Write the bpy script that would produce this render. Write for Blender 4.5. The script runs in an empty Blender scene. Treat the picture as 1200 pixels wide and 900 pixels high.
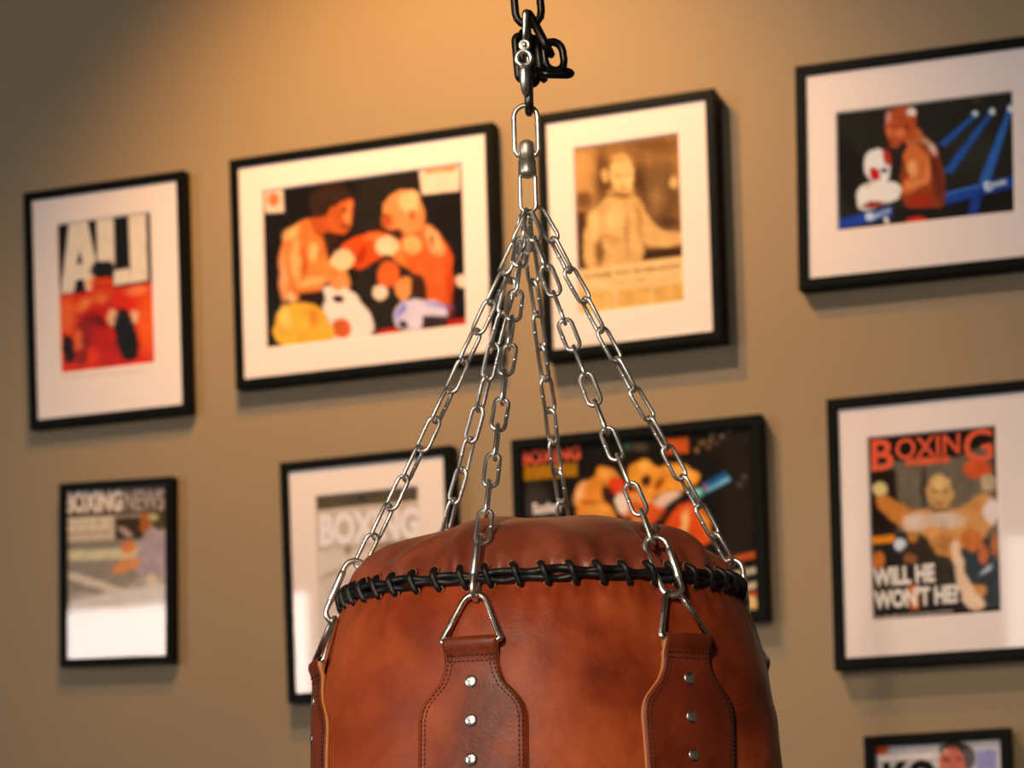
import bpy, bmesh, math, random
import numpy as np
from mathutils import Vector, Matrix
random.seed(7)
PI = math.pi
S = bpy.context.scene
COL = S.collection

# ------------------------------------------------------------------ camera model (85 mm lens, level, shifted up)
F, CY, ROLL, TH, ZC = 2833.0, 1071.0, 0.0296, 0.3401, 1.2
CAM = Vector((0, 0, ZC))
cR = Vector((math.cos(ROLL), 0, -math.sin(ROLL)))
cU = Vector((math.sin(ROLL), 0, math.cos(ROLL)))
cF = Vector((0, 1, 0))
def ray(x, y): return cR*((x-600)/F) - cU*((y-CY)/F) + cF
def at(x, y, Y): return CAM + ray(x, y)*Y
def proj(p):
    d = p-CAM; Y = d.dot(cF)
    return (600+F*d.dot(cR)/Y, CY-F*d.dot(cU)/Y)
# the wall with the pictures: origin, right, up, normal
W_R = Vector((math.cos(TH), -math.sin(TH), 0))
W_N = Vector((-math.sin(TH), -math.cos(TH), 0))
W_O = Vector((0, 4.2, 0))
def wall(w, n, z): return W_O + W_R*w + W_N*n + Vector((0, 0, z))

# ------------------------------------------------------------------ materials
def newmat(name):
    m = bpy.data.materials.new(name); m.use_nodes = True
    nt = m.node_tree
    for n in list(nt.nodes): nt.nodes.remove(n)
    out = nt.nodes.new('ShaderNodeOutputMaterial')
    b = nt.nodes.new('ShaderNodeBsdfPrincipled')
    nt.links.new(b.outputs[0], out.inputs[0])
    return m, nt, b, out
def setp(b, **k):
    for n, v in k.items():
        b.inputs[n.replace('_', ' ')].default_value = v
def noise(nt, scale, detail=4, rough=.55, vec=None, dist=0):
    n = nt.nodes.new('ShaderNodeTexNoise')
    n.inputs['Scale'].default_value = scale; n.inputs['Detail'].default_value = detail
    n.inputs['Roughness'].default_value = rough; n.inputs['Distortion'].default_value = dist
    if vec: nt.links.new(vec, n.inputs['Vector'])
    return n
def ramp(nt, src, stops):
    r = nt.nodes.new('ShaderNodeValToRGB'); cr = r.color_ramp
    while len(cr.elements) < len(stops): cr.elements.new(.5)
    for e, (p, c) in zip(cr.elements, stops):
        e.position = p; e.color = (*c, 1) if len(c) == 3 else c
    nt.links.new(src, r.inputs[0]); return r
def bump(nt, b, src, strength, dist, prev=None):
    n = nt.nodes.new('ShaderNodeBump'); n.inputs['Strength'].default_value = strength
    n.inputs['Distance'].default_value = dist
    nt.links.new(src, n.inputs['Height'])
    if prev: nt.links.new(prev.outputs[0], n.inputs['Normal'])
    nt.links.new(n.outputs[0], b.inputs['Normal']); return n
def objco(nt, scale=None):
    t = nt.nodes.new('ShaderNodeTexCoord')
    if scale is None: return t.outputs['Object']
    m = nt.nodes.new('ShaderNodeMapping'); m.inputs['Scale'].default_value = scale
    nt.links.new(t.outputs['Object'], m.inputs[0]); return m.outputs[0]

def simple(name, col, rough=.5, metal=0, **k):
    m, nt, b, o = newmat(name)
    setp(b, Base_Color=(*col, 1), Roughness=rough, Metallic=metal, **k)
    n = noise(nt, 60, 3, vec=objco(nt)); r = ramp(nt, n.outputs[0], [(0.3, (max(rough-.06, 0),)*3), (.7, (rough+.06,)*3)])
    nt.links.new(r.outputs[0], b.inputs['Roughness'])
    return m
def plaster(name, col, rough=.75):
    m, nt, b, o = newmat(name)
    v = objco(nt)
    n = noise(nt, 1.1, 5, .6, v)
    r = ramp(nt, n.outputs[0], [(.3, tuple(c*.94 for c in col)), (.7, tuple(c*1.04 for c in col))])
    nt.links.new(r.outputs[0], b.inputs['Base Color']); setp(b, Roughness=rough)
    bump(nt, b, noise(nt, 90, 4, .6, v).outputs[0], .12, .002)
    return m
WALL_C = (.285, .213, .132)
M = {}
M['wall'] = plaster('taupe_wall_paint', WALL_C)
M['sidewall'] = plaster('side_wall_paint', (.30, .26, .21))
M['ceiling'] = plaster('ceiling_paint', (.10, .085, .07))
M['floor'] = plaster('rubber_floor', (.06, .055, .05), .6)
M['frame'] = simple('black_stained_wood', (.004, .005, .005), .45, Specular_IOR_Level=.05)
M['mat'] = simple('blush_white_mat_board', (.80, .74, .755), .85, Specular_IOR_Level=.1)
M['zinc'] = simple('zinc_plated_steel', (.88, .89, .86), .34, 1)
M['nickel'] = simple('polished_nickel', (.92, .88, .82), .26, 1)
M['satin'] = simple('satin_worn_steel', (.62, .58, .50), .42, .9)
M['blacksteel'] = simple('black_oxide_steel', (.035, .032, .03), .3, .9)
M['darksteel'] = simple('dark_worn_steel', (.16, .15, .14), .28, 1)
M['cord'] = simple('black_lacing_cord', (.006, .006, .007), .46)
M['thread'] = simple('dark_brown_thread', (.03, .010, .005), .6)
M['cutedge'] = simple('raw_leather_edge', (.60, .25, .075), .6)
M['eyerim'] = simple('worn_hole_rim', (.30, .09, .03), .6)
M['hole'] = simple('eyelet_dark', (.010, .006, .004), .6)
M['lampshell'] = simple('black_lamp_housing', (.02, .02, .02), .4)
M['winframe'] = simple('white_window_paint', (.6, .6, .58), .5)

def leather(name, base, dark, light, scale=1.0, rough=.40):
    m, nt, b, o = newmat(name)
    v = objco(nt)
    n1 = noise(nt, 6.5*scale, 5, .55, v, .6)
    n2 = noise(nt, 24*scale, 6, .65, v, .4)
    r1 = ramp(nt, n1.outputs[0], [(.33, dark), (.50, base), (.66, light)])
    r2 = ramp(nt, n2.outputs[0], [(.25, (.62, .56, .52)), (.55, (1, 1, 1)), (.85, (1.16, 1.18, 1.2))])
    mx = nt.nodes.new('ShaderNodeMix'); mx.data_type = 'RGBA'; mx.blend_type = 'MULTIPLY'
    mx.inputs[0].default_value = .8
    nt.links.new(r1.outputs[0], mx.inputs[6]); nt.links.new(r2.outputs[0], mx.inputs[7])
    nt.links.new(mx.outputs[2], b.inputs['Base Color'])
    rr = ramp(nt, n2.outputs[0], [(.3, (rough-.08,)*3), (.75, (rough+.12,)*3)])
    nt.links.new(rr.outputs[0], b.inputs['Roughness'])
    setp(b, Specular_IOR_Level=.32)
    vo = nt.nodes.new('ShaderNodeTexVoronoi'); vo.inputs['Scale'].default_value = 420; nt.links.new(v, vo.inputs['Vector'])
    b1 = bump(nt, b, vo.outputs[0], .16, .0006)
    b2 = bump(nt, b, noise(nt, 38, 5, .6, v, 1.0).outputs[0], .30, .0022, b1)
    bump(nt, b, noise(nt, 11, 3, .5, v, .8).outputs[0], .35, .006, b2)
    return m
M['leather'] = leather('tan_leather', (.315, .046, .011), (.075, .011, .005), (.50, .100, .024), .85, .46)
M['leather_top'] = leather('tan_leather_top', (.28, .064, .031), (.14, .028, .015), (.38, .105, .055), 1.2, .36)
M['leather_strap'] = leather('strap_leather', (.285, .048, .012), (.12, .020, .007), (.41, .083, .021), 1.6, .42)
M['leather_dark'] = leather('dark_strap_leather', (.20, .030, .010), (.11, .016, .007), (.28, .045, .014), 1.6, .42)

m, nt, b, o = newmat('printed_paper')
a = nt.nodes.new('ShaderNodeAttribute'); a.attribute_name = 'Col'
nt.links.new(a.outputs['Color'], b.inputs['Base Color']); setp(b, Roughness=.6, Specular_IOR_Level=.08)
M['print'] = m
# thin picture glass: see-through with a Fresnel mirror
m = bpy.data.materials.new('picture_glass'); m.use_nodes = True; nt = m.node_tree
for n in list(nt.nodes): nt.nodes.remove(n)
o = nt.nodes.new('ShaderNodeOutputMaterial'); mx = nt.nodes.new('ShaderNodeMixShader')
t = nt.nodes.new('ShaderNodeBsdfTransparent'); g = nt.nodes.new('ShaderNodeBsdfGlossy'); g.inputs['Roughness'].default_value = .03
ge = nt.nodes.new('ShaderNodeNewGeometry'); dt = nt.nodes.new('ShaderNodeVectorMath'); dt.operation = 'DOT_PRODUCT'
nt.links.new(ge.outputs['Incoming'], dt.inputs[0]); nt.links.new(ge.outputs['Normal'], dt.inputs[1])
def mth(op, a, b=None):
    n = nt.nodes.new('ShaderNodeMath'); n.operation = op
    for i, v in enumerate((a, b)):
        if v is None: continue
        if isinstance(v, (int, float)): n.inputs[i].default_value = v
        else: nt.links.new(v, n.inputs[i])
    return n.outputs[0]
fres = mth('ADD', mth('MULTIPLY', mth('POWER', mth('SUBTRACT', 1.0, mth('ABSOLUTE', dt.outputs['Value'])), 5.0), .95), .05)
nt.links.new(fres, mx.inputs[0]); nt.links.new(t.outputs[0], mx.inputs[1]); nt.links.new(g.outputs[0], mx.inputs[2])
nt.links.new(mx.outputs[0], o.inputs[0]); M['glass'] = m
def emit(name, col, s):
    m = bpy.data.materials.new(name); m.use_nodes = True; nt = m.node_tree
    for n in list(nt.nodes): nt.nodes.remove(n)
    o = nt.nodes.new('ShaderNodeOutputMaterial'); e = nt.nodes.new('ShaderNodeEmission')
    e.inputs[0].default_value = (*col, 1); e.inputs[1].default_value = s
    nt.links.new(e.outputs[0], o.inputs[0]); return m
M['daylight'] = [emit('bright_window_pane', (1, .96, .93), 14.0), emit('curtained_window_pane', (1, .93, .86), 6.0)]
M['lampface'] = emit('warm_lamp_face', (1, .62, .30), 30)

# ------------------------------------------------------------------ object helpers
def obj(name, bm, mats, parent=None, smooth=True):
    me = bpy.data.meshes.new(name); bm.normal_update(); bm.to_mesh(me); bm.free()
    if not isinstance(mats, (list, tuple)): mats = [mats]
    for m in mats: me.materials.append(m)
    if smooth:
        for p in me.polygons: p.use_smooth = True
    o = bpy.data.objects.new(name, me); COL.objects.link(o)
    if parent: o.parent = parent
    return o
def thing(name, label, cat, loc=(0, 0, 0), group=None, mat=None):
    o = bpy.data.objects.new(name, None); COL.objects.link(o); o.empty_display_size = .05
    if mat is not None: o.matrix_world = mat
    else: o.location = loc
    o['label'] = label; o['category'] = cat
    if group: o['group'] = group
    return o
def struct(o): o['kind'] = 'structure'; return o
def box(bm, x0, x1, y0, y1, z0, z1, mi=0, bev=0):
    vs = [bm.verts.new((x, y, z)) for z in (z0, z1) for y in (y0, y1) for x in (x0, x1)]
    fs = [(0, 2, 3, 1), (4, 5, 7, 6), (0, 1, 5, 4), (2, 6, 7, 3), (0, 4, 6, 2), (1, 3, 7, 5)]
    out = []
    for f in fs:
        q = bm.faces.new([vs[i] for i in f]); q.material_index = mi; out.append(q)
    return vs
def tube(bm, pts, r, closed=False, seg=10, mi=0, flat=1.0, up=None, caps=True):
    pts = [Vector(p) for p in pts]; n = len(pts)
    rr = r if isinstance(r, (list, tuple)) else [r]*n
    tang = []
    for i in range(n):
        a = pts[i-1] if (closed or i > 0) else pts[0]
        c = pts[(i+1) % n] if (closed or i < n-1) else pts[-1]
        tang.append((c-a).normalized())
    t0 = tang[0]
    nrm = (up or (Vector((0, 0, 1)) if abs(t0.z) < .9 else Vector((1, 0, 0))))
    nrm = (nrm - t0*nrm.dot(t0)).normalized()
    rings = []; N = nrm; frames = []
    for i in range(n):
        t = tang[i]; N = (N - t*N.dot(t)).normalized(); frames.append((N.copy(), t.cross(N)))
    if closed:   # remove the twist mismatch
        t = tang[0]; Ne = (frames[-1][0]-t*frames[-1][0].dot(t)).normalized()
        ang = math.atan2(Ne.dot(frames[0][1]), Ne.dot(frames[0][0]))
        for i in range(n):
            a = -ang*i/n; N0, B0 = frames[i]
            frames[i] = (N0*math.cos(a)+B0*math.sin(a), B0*math.cos(a)-N0*math.sin(a))
    for i in range(n):
        N0, B0 = frames[i]
        rings.append([bm.verts.new(pts[i]+N0*(rr[i]*math.cos(2*PI*k/seg))+B0*(rr[i]*flat*math.sin(2*PI*k/seg))) for k in range(seg)])
    m = n if closed else n-1
    for i in range(m):
        A, B = rings[i], rings[(i+1) % n]
        for k in range(seg):
            f = bm.faces.new((A[k], A[(k+1) % seg], B[(k+1) % seg], B[k])); f.material_index = mi
    if not closed and caps:
        f = bm.faces.new(rings[0][::-1]); f.material_index = mi
        f = bm.faces.new(rings[-1]); f.material_index = mi
def lathe(bm, prof, seg=24, M4=None, mi=0):
    rings = []
    for r, z in prof:
        if r < 1e-6: rings.append([bm.verts.new((0, 0, z))])
        else: rings.append([bm.verts.new((r*math.cos(2*PI*k/seg), r*math.sin(2*PI*k/seg), z)) for k in range(seg)])
    for A, B in zip(rings, rings[1:]):
        for k in range(seg):
            k2 = (k+1) % seg
            if len(A) == 1 and len(B) == 1: continue
            if len(A) == 1: f = bm.faces.new((A[0], B[k2], B[k]))
            elif len(B) == 1: f = bm.faces.new((A[k], A[k2], B[0]))
            else: f = bm.faces.new((A[k], A[k2], B[k2], B[k]))
            f.material_index = mi
    if M4 is not None:
        vs = [v for rg in rings for v in rg]
        bmesh.ops.transform(bm, matrix=M4, verts=vs)
def frame3(o, x, y, z):
    return Matrix(((x.x, y.x, z.x, o.x), (x.y, y.y, z.y, o.y), (x.z, y.z, z.z, o.z), (0, 0, 0, 1)))

# ------------------------------------------------------------------ the room
WALL_M = frame3(W_O, W_R, Vector((0, 0, 1)), W_N)      # local x right, y up, z into the room
def wall_box(name, w0, w1, n0, n1, z0, z1, mat):
    bm = bmesh.new(); box(bm, w0, w1, z0, z1, n0, n1)
    bmesh.ops.recalc_face_normals(bm, faces=bm.faces)
    o = obj(name, bm, mat, smooth=False); o.matrix_world = WALL_M; return struct(o)
HC, DEP, WL, WRR = 3.45, 8.0, -6.6, 4.4
wall_box('wall_back', WL-.15, WRR+.15, -.15, 0, 0, HC, M['wall'])
wall_box('wall_left', WL-.15, WL, 0, DEP, 0, HC, M['sidewall'])
wall_box('wall_right', WRR, WRR+.15, 0, DEP, 0, HC, M['sidewall'])
wall_box('floor', WL-.15, WRR+.15, -.15, DEP+.15, -.15, 0, M['floor'])
wall_box('ceiling', WL-.15, WRR+.15, -.15, DEP+.15, HC, HC+.15, M['ceiling'])
wall_box('baseboard_back', WL, WRR, 0, .015, 0, .10, M['frame'])
# front wall behind the camera, with window openings
wins = [(-5.95, -3.88, .9, 3.02), (-.27, 1.8, .9, 3.02)]
bm = bmesh.new()
xs = [WL-.15] + [v for w in wins for v in w[:2]] + [WRR+.15]
for i in range(0, len(xs), 2): box(bm, xs[i], xs[i+1], 0, HC, DEP, DEP+.15)
for w in wins:
    box(bm, w[0], w[1], 0, w[2], DEP, DEP+.15); box(bm, w[0], w[1], w[3], HC, DEP, DEP+.15)
bmesh.ops.recalc_face_normals(bm, faces=bm.faces)
o = obj('wall_front', bm, M['sidewall'], smooth=False); o.matrix_world = WALL_M; struct(o)
for i, w in enumerate(wins):
    bm = bmesh.new(); t = .05
    cx = (w[0]+w[1])/2
    for a in ((w[0], w[0]+t, w[2], w[3]), (w[1]-t, w[1], w[2], w[3]), (w[0]+t, w[1]-t, w[2], w[2]+t), (w[0]+t, w[1]-t, w[3]-t, w[3]))+(((cx-.02, cx+.02, w[2]+t, w[3]-t),) if i else ()):
        box(bm, a[0], a[1], a[2], a[3], DEP+.02, DEP+.09)
    bmesh.ops.recalc_face_normals(bm, faces=bm.faces)
    o = obj('window_%d' % (i+1), bm, M['winframe'], smooth=False); o.matrix_world = WALL_M; struct(o)
    bm = bmesh.new(); box(bm, w[0]+.01, w[1]-.01, w[2]+.01, w[3]-.01, DEP+.10, DEP+.11)
    bmesh.ops.recalc_face_normals(bm, faces=bm.faces)
    obj('window_pane', bm, M['daylight'][i], o, smooth=False)

# ------------------------------------------------------------------ printed artwork (flat paper, colour stored per grid point)
def lin(c): 
    c = np.asarray(c, float)/255; return np.where(c <= .04045, c/12.92, ((c+.055)/1.055)**2.4)
def smooth_poly(pts, it=2):
    p = np.array(pts, float)
    for _ in range(it):
        q = np.roll(p, -1, 0); p = np.stack([p*.75+q*.25, p*.25+q*.75], 1).reshape(-1, 2)
    return p
def sd_poly(P, poly):
    a = poly; b2 = np.roll(poly, -1, 0); d = np.full(len(P), 1e9); ins = np.zeros(len(P), bool)
    for (x0, y0), (x1, y1) in zip(a, b2):
        ex, ey = x1-x0, y1-y0; L = ex*ex+ey*ey
        if L < 1e-9: continue
        t = np.clip(((P[:, 0]-x0)*ex+(P[:, 1]-y0)*ey)/L, 0, 1)
        d = np.minimum(d, np.hypot(P[:, 0]-x0-t*ex, P[:, 1]-y0-t*ey))
        if y0 != y1:
            c = ((y0 > P[:, 1]) != (y1 > P[:, 1])) & (P[:, 0] < (x1-x0)*(P[:, 1]-y0)/(y1-y0)+x0)
            ins ^= c
    return np.where(ins, -d, d)
def raster(P, bg, shapes):
    rg = np.random.RandomState(len(shapes)*7+len(P) % 13)
    def field(lo, hi, n=9, P=P):
        f = np.zeros(len(P))
        for _ in range(n):
            a = rg.uniform(0, 6.283); w = 6.283/rg.uniform(lo, hi)
            f += np.sin((P[:, 0]*math.cos(a)+P[:, 1]*math.sin(a))*w+rg.uniform(0, 6.283))
        return f/math.sqrt(n/2)
    P0 = P; tone = 1+.06*field(45, 150, 18)+.025*field(16, 40, 18); wx, wy = 2.6*field(40, 120), 2.6*field(40, 120)
    P = np.stack([P0[:, 0]+wx, P0[:, 1]+wy], 1)
    C = np.tile(lin(bg), (len(P), 1))
    for s in shapes:
        k = s[0]; col = lin(s[1]); soft = s[2]
        if k in 'pq':
            d = sd_poly(P, smooth_poly(s[3])) if k == 'p' else sd_poly(P0, np.array(s[3], float))
        elif k == 'e':
            cx, cy, rx, ry = s[3:7]; rot = math.radians(s[7]) if len(s) > 7 else 0
            dx, dy = P[:, 0]-cx, P[:, 1]-cy
            u = dx*math.cos(rot)+dy*math.sin(rot); v = -dx*math.sin(rot)+dy*math.cos(rot)
            d = (np.sqrt((u/rx)**2+(v/ry)**2)-1)*min(rx, ry)
        a = np.clip(.5-d/(2*max(soft, .5)), 0, 1); a = a*a*(3-2*a)
        C = C*(1-a[:, None])+col*a[:, None]
    L = C.mean(1); k = np.clip(1-(L-.45)/.3, .12, 1)          # paper whites stay even, mid tones mottle
    return C*(1+(np.clip(tone, .65, 1.4)-1)*k)[:, None]
font_cache = {}
def text_mesh(txt, off):
    key = (txt, off)
    if key in font_cache: return font_cache[key]
    cu = bpy.data.curves.new('t', 'FONT'); cu.body = txt; cu.offset = off; cu.resolution_u = 3
    ob = bpy.data.objects.new('t', cu); COL.objects.link(ob)
    dg = bpy.context.evaluated_depsgraph_get(); me = ob.evaluated_get(dg).to_mesh()
    V = np.array([v.co[:2] for v in me.vertices]); Fc = [tuple(p.vertices) for p in me.polygons]
    ob.evaluated_get(dg).to_mesh_clear(); bpy.data.objects.remove(ob); bpy.data.curves.remove(cu)
    V = (V-V.min(0))/(V.max(0)-V.min(0))
    font_cache[key] = (V, Fc); return font_cache[key]

def bil(q, u, v):   # q = TL TR BR BL, v down
    q = [np.array(p, float) for p in q]
    return (q[0]*(1-u)+q[1]*u)*(1-v)+(q[3]*(1-u)+q[2]*u)*v

def plane_pt(x, y, n):   # pixel -> wall coords (w, z) on the plane n metres off the wall
    d = ray(x, y); t = (W_O+W_N*n-CAM).dot(W_N)/d.dot(W_N); p = CAM+d*t-W_O
    return np.array((p.dot(W_R), p.z))

def picture(inner, prnt, bd, depth, art, white, label, prtlabel, has_mat=True, tilt=None):
    iq = [plane_pt(x, y, depth) for x, y in inner]
    c = sum(iq)/4
    eh = ((iq[1]-iq[0])+(iq[2]-iq[3]))/2; ev = ((iq[0]-iq[3])+(iq[1]-iq[2]))/2
    w, h = np.linalg.norm(eh), np.linalg.norm(ev)
    an = (math.atan2(eh[1], eh[0])+math.atan2(-ev[0], ev[1]))/2
    if tilt is not None: an = math.radians(tilt)
    base = wall(c[0], 0.001, c[1])
    ux = W_R*math.cos(an)+Vector((0, 0, 1))*math.sin(an); uy = -W_R*math.sin(an)+Vector((0, 0, 1))*math.cos(an)
    root = thing('picture_frame', label, 'picture frame', group='framed boxing pictures on the wall', mat=frame3(base, ux, uy, W_N))
    ca, sa = math.cos(an), math.sin(an)
    def loc(px, py, n):
        p = plane_pt(px, py, n)-c
        return (p[0]*ca+p[1]*sa, -p[0]*sa+p[1]*ca)
    # moulding: swept rectangular section with eased edges, mitred
    bm = bmesh.new(); e = .0018; D = depth-.001
    sec = [(0, .002), (0, D-e), (e, D), (bd-e, D), (bd, D-e), (bd, .004), (bd-.004, 0), (.004, 0)]
    rings = []
    for sx, sy in ((-1, -1), (1, -1), (1, 1), (-1, 1)):
        rings.append([bm.verts.new((sx*(w/2+a), sy*(h/2+a), z)) for a, z in sec])
    for i in range(4):
        A, B = rings[i], rings[(i+1) % 4]
        for k in range(len(sec)):
            bm.faces.new((A[k], A[(k+1) % len(sec)], B[(k+1) % len(sec)], B[k]))
    bmesh.ops.recalc_face_normals(bm, faces=bm.faces)
    obj('frame_moulding', bm, M['frame'], root, smooth=False)
    zp = D-.009
    bm = bmesh.new(); box(bm, -w/2-.003, w/2+.003, -h/2-.003, h/2+.003, zp-.006, zp-.002)
    bmesh.ops.recalc_face_normals(bm, faces=bm.faces)
    obj('backing_board', bm, M['mat'], root, smooth=False)
    # print rectangle
    pq = [loc(x, y, depth-.008) for x, y in prnt]
    x0 = (pq[0][0]+pq[3][0])/2; x1 = (pq[1][0]+pq[2][0])/2; y1 = (pq[0][1]+pq[1][1])/2; y0 = (pq[3][1]+pq[2][1])/2
    if not has_mat: x0, x1, y0, y1 = -w/2-.002, w/2+.002, -h/2-.002, h/2+.002
    if has_mat:
        bm = bmesh.new(); zt = zp+.0035; bv = .0025; W2, H2 = w/2+.003, h/2+.003
        def ringv(a, b2, c2, d2, z): return [bm.verts.new(p) for p in ((a, c2, z), (b2, c2, z), (b2, d2, z), (a, d2, z))]
        R0 = ringv(-W2, W2, -H2, H2, zp+.0006); R1 = ringv(-W2, W2, -H2, H2, zt)
        R2 = ringv(x0-bv, x1+bv, y0-bv, y1+bv, zt); R3 = ringv(x0, x1, y0, y1, zp+.0006)
        for A, B in ((R0, R1), (R1, R2), (R2, R3), (R3, R0)):
            for k in range(4): bm.faces.new((A[k], A[(k+1) % 4], B[(k+1) % 4], B[k]))
        bmesh.ops.recalc_face_normals(bm, faces=bm.faces)
        obj('mat_board', bm, M['mat'], root, smooth=False)
    # the print itself
    ox, oy, sc, bg, shapes, texts = art
    nx = max(int((x1-x0)/.0022), 8); ny = max(int((y1-y0)/.0022), 8)
    us = np.linspace(0, 1, nx+1); vs = np.linspace(0, 1, ny+1)
    U, V = np.meshgrid(us, vs)
    q = [np.array(p, float) for p in (prnt if has_mat else inner)]
    u, v = U.ravel()[:, None], V.ravel()[:, None]
    P = (q[0]*(1-u)+q[1]*u)*(1-v)+(q[3]*(1-u)+q[2]*u)*v
    Pc = (P-np.array((ox, oy)))*sc
    C = raster(Pc, bg, shapes)
    rng = np.random.RandomState(3); C = C*(1+.05*rng.randn(len(C), 1))
    Wl = lin(white)
    verts = [(x0+(x1-x0)*a, y1-(y1-y0)*b2, zp) for a, b2 in zip(U.ravel(), V.ravel())]
    faces = [(j*(nx+1)+i, (j+1)*(nx+1)+i, (j+1)*(nx+1)+i+1, j*(nx+1)+i+1) for j in range(ny) for i in range(nx)]
    cols = [C]
    for (txt, col, quad, off) in texts:
        TV, TF = text_mesh(txt, off); n0 = len(verts)
        for a, b2 in TV:
            cx, cy = bil(quad, a, 1-b2); lx, ly = loc(cx/sc+ox, cy/sc+oy, depth-.008)
            verts.append((min(max(lx, x0), x1) if has_mat and y0 < ly < y1 else lx, ly, zp+.0003 if y0 < ly < y1 else zp+.0038))
        faces += [tuple(n0+i for i in f) for f in TF]
        cols.append(np.tile(lin(col), (len(TV), 1)))
    C = np.clip((np.vstack(cols)-.006)/Wl*np.array((.78, .73, .745)), .002, .9)
    me = bpy.data.meshes.new('print'); me.from_pydata(verts, [], faces)
    ca_ = me.color_attributes.new('Col', 'FLOAT_COLOR', 'POINT')
    ca_.data.foreach_set('color', np.hstack([C, np.ones((len(C), 1))]).astype(np.float32).ravel())
    me.materials.append(M['print'])
    po = bpy.data.objects.new('print', me); COL.objects.link(po); po.parent = root; po['label'] = prtlabel
    bm = bmesh.new(); box(bm, -w/2-.002, w/2+.002, -h/2-.002, h/2+.002, zp+.0045, zp+.0048)
    # one reflecting sheet only
    bm.free(); bm = bmesh.new()
    vs4 = [bm.verts.new(p) for p in ((-w/2-.002, -h/2-.002, zp+.0055), (w/2+.002, -h/2-.002, zp+.0055), (w/2+.002, h/2+.002, zp+.0055), (-w/2-.002, h/2+.002, zp+.0055))]
    bm.faces.new(vs4)
    obj('glass_pane', bm, M['glass'], root, smooth=False)
    return root

SK, SKL, SKD = (228, 118, 46), (250, 172, 96), (195, 80, 28)
art_red = (60, 240, 4.5, (228, 42, 10), [
    ('q', (16, 14, 12), 4, [(0, 60), (560, 10), (560, 412), (0, 478)]),
    ('q', (245, 208, 160), 4, [(95, 92), (190, 78), (238, 300), (232, 445), (185, 452), (172, 388), (130, 394), (118, 458), (48, 468)]),
    ('q', (16, 14, 12), 4, [(150, 236), (132, 312), (168, 306)]),
    ('q', (245, 208, 160), 4, [(240, 76), (330, 62), (336, 345), (245, 345)]),
    ('q', (245, 208, 160), 4, [(330, 348), (412, 335), (424, 412), (332, 426)]),
    ('q', (245, 208, 160), 4, [(408, 56), (500, 44), (510, 400), (420, 414)]),
    ('e', (250, 100, 40), 25, 80, 580, 45, 90), ('e', (252, 90, 20), 30, 505, 620, 50, 160),
    ('e', (250, 120, 60), 12, 452, 455, 60, 24, -6),
    ('p', (200, 28, 8), 14, [(170, 560), (230, 520), (320, 520), (400, 560), (440, 640), (430, 850), (160, 860), (140, 700)]),
    ('p', (150, 14, 6), 14, [(150, 600), (200, 560), (230, 640), (200, 760), (120, 780), (130, 660)]),
    ('e', (110, 8, 6), 20, 250, 610, 45, 25, 40),
    ('e', (228, 62, 22), 10, 265, 440, 62, 85), ('e', (250, 120, 50), 14, 175, 520, 45, 28, -40),
    ('e', (245, 110, 45), 12, 262, 490, 38, 24), ('e', (150, 20, 10), 8, 248, 432, 14, 7), ('e', (150, 20, 10), 8, 302, 428, 12, 7),
    ('e', (250, 160, 90), 10, 200, 410, 18, 28),
    ('e', (20, 12, 12), 8, 272, 338, 66, 46, -8),
    ('e', (240, 170, 110), 8, 322, 598, 28, 46), ('e', (240, 170, 110), 8, 437, 595, 22, 34),
    ('p', (18, 12, 14), 8, [(325, 650), (350, 560), (395, 545), (425, 610), (455, 690), (465, 810), (380, 835), (350, 740)]),
    ('e', (245, 110, 50), 10, 142, 715, 22, 55), ('p', (20, 10, 12), 8, [(60, 680), (115, 690), (130, 830), (60, 838)]),
    ('e', (150, 16, 8), 12, 160, 800, 35, 40), ('e', (238, 50, 20), 12, 220, 800, 30, 55)],
    [('limited edition reproduction', (205, 160, 115), [(60, 905), (500, 868), (500, 885), (60, 925)], 0)])
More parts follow.
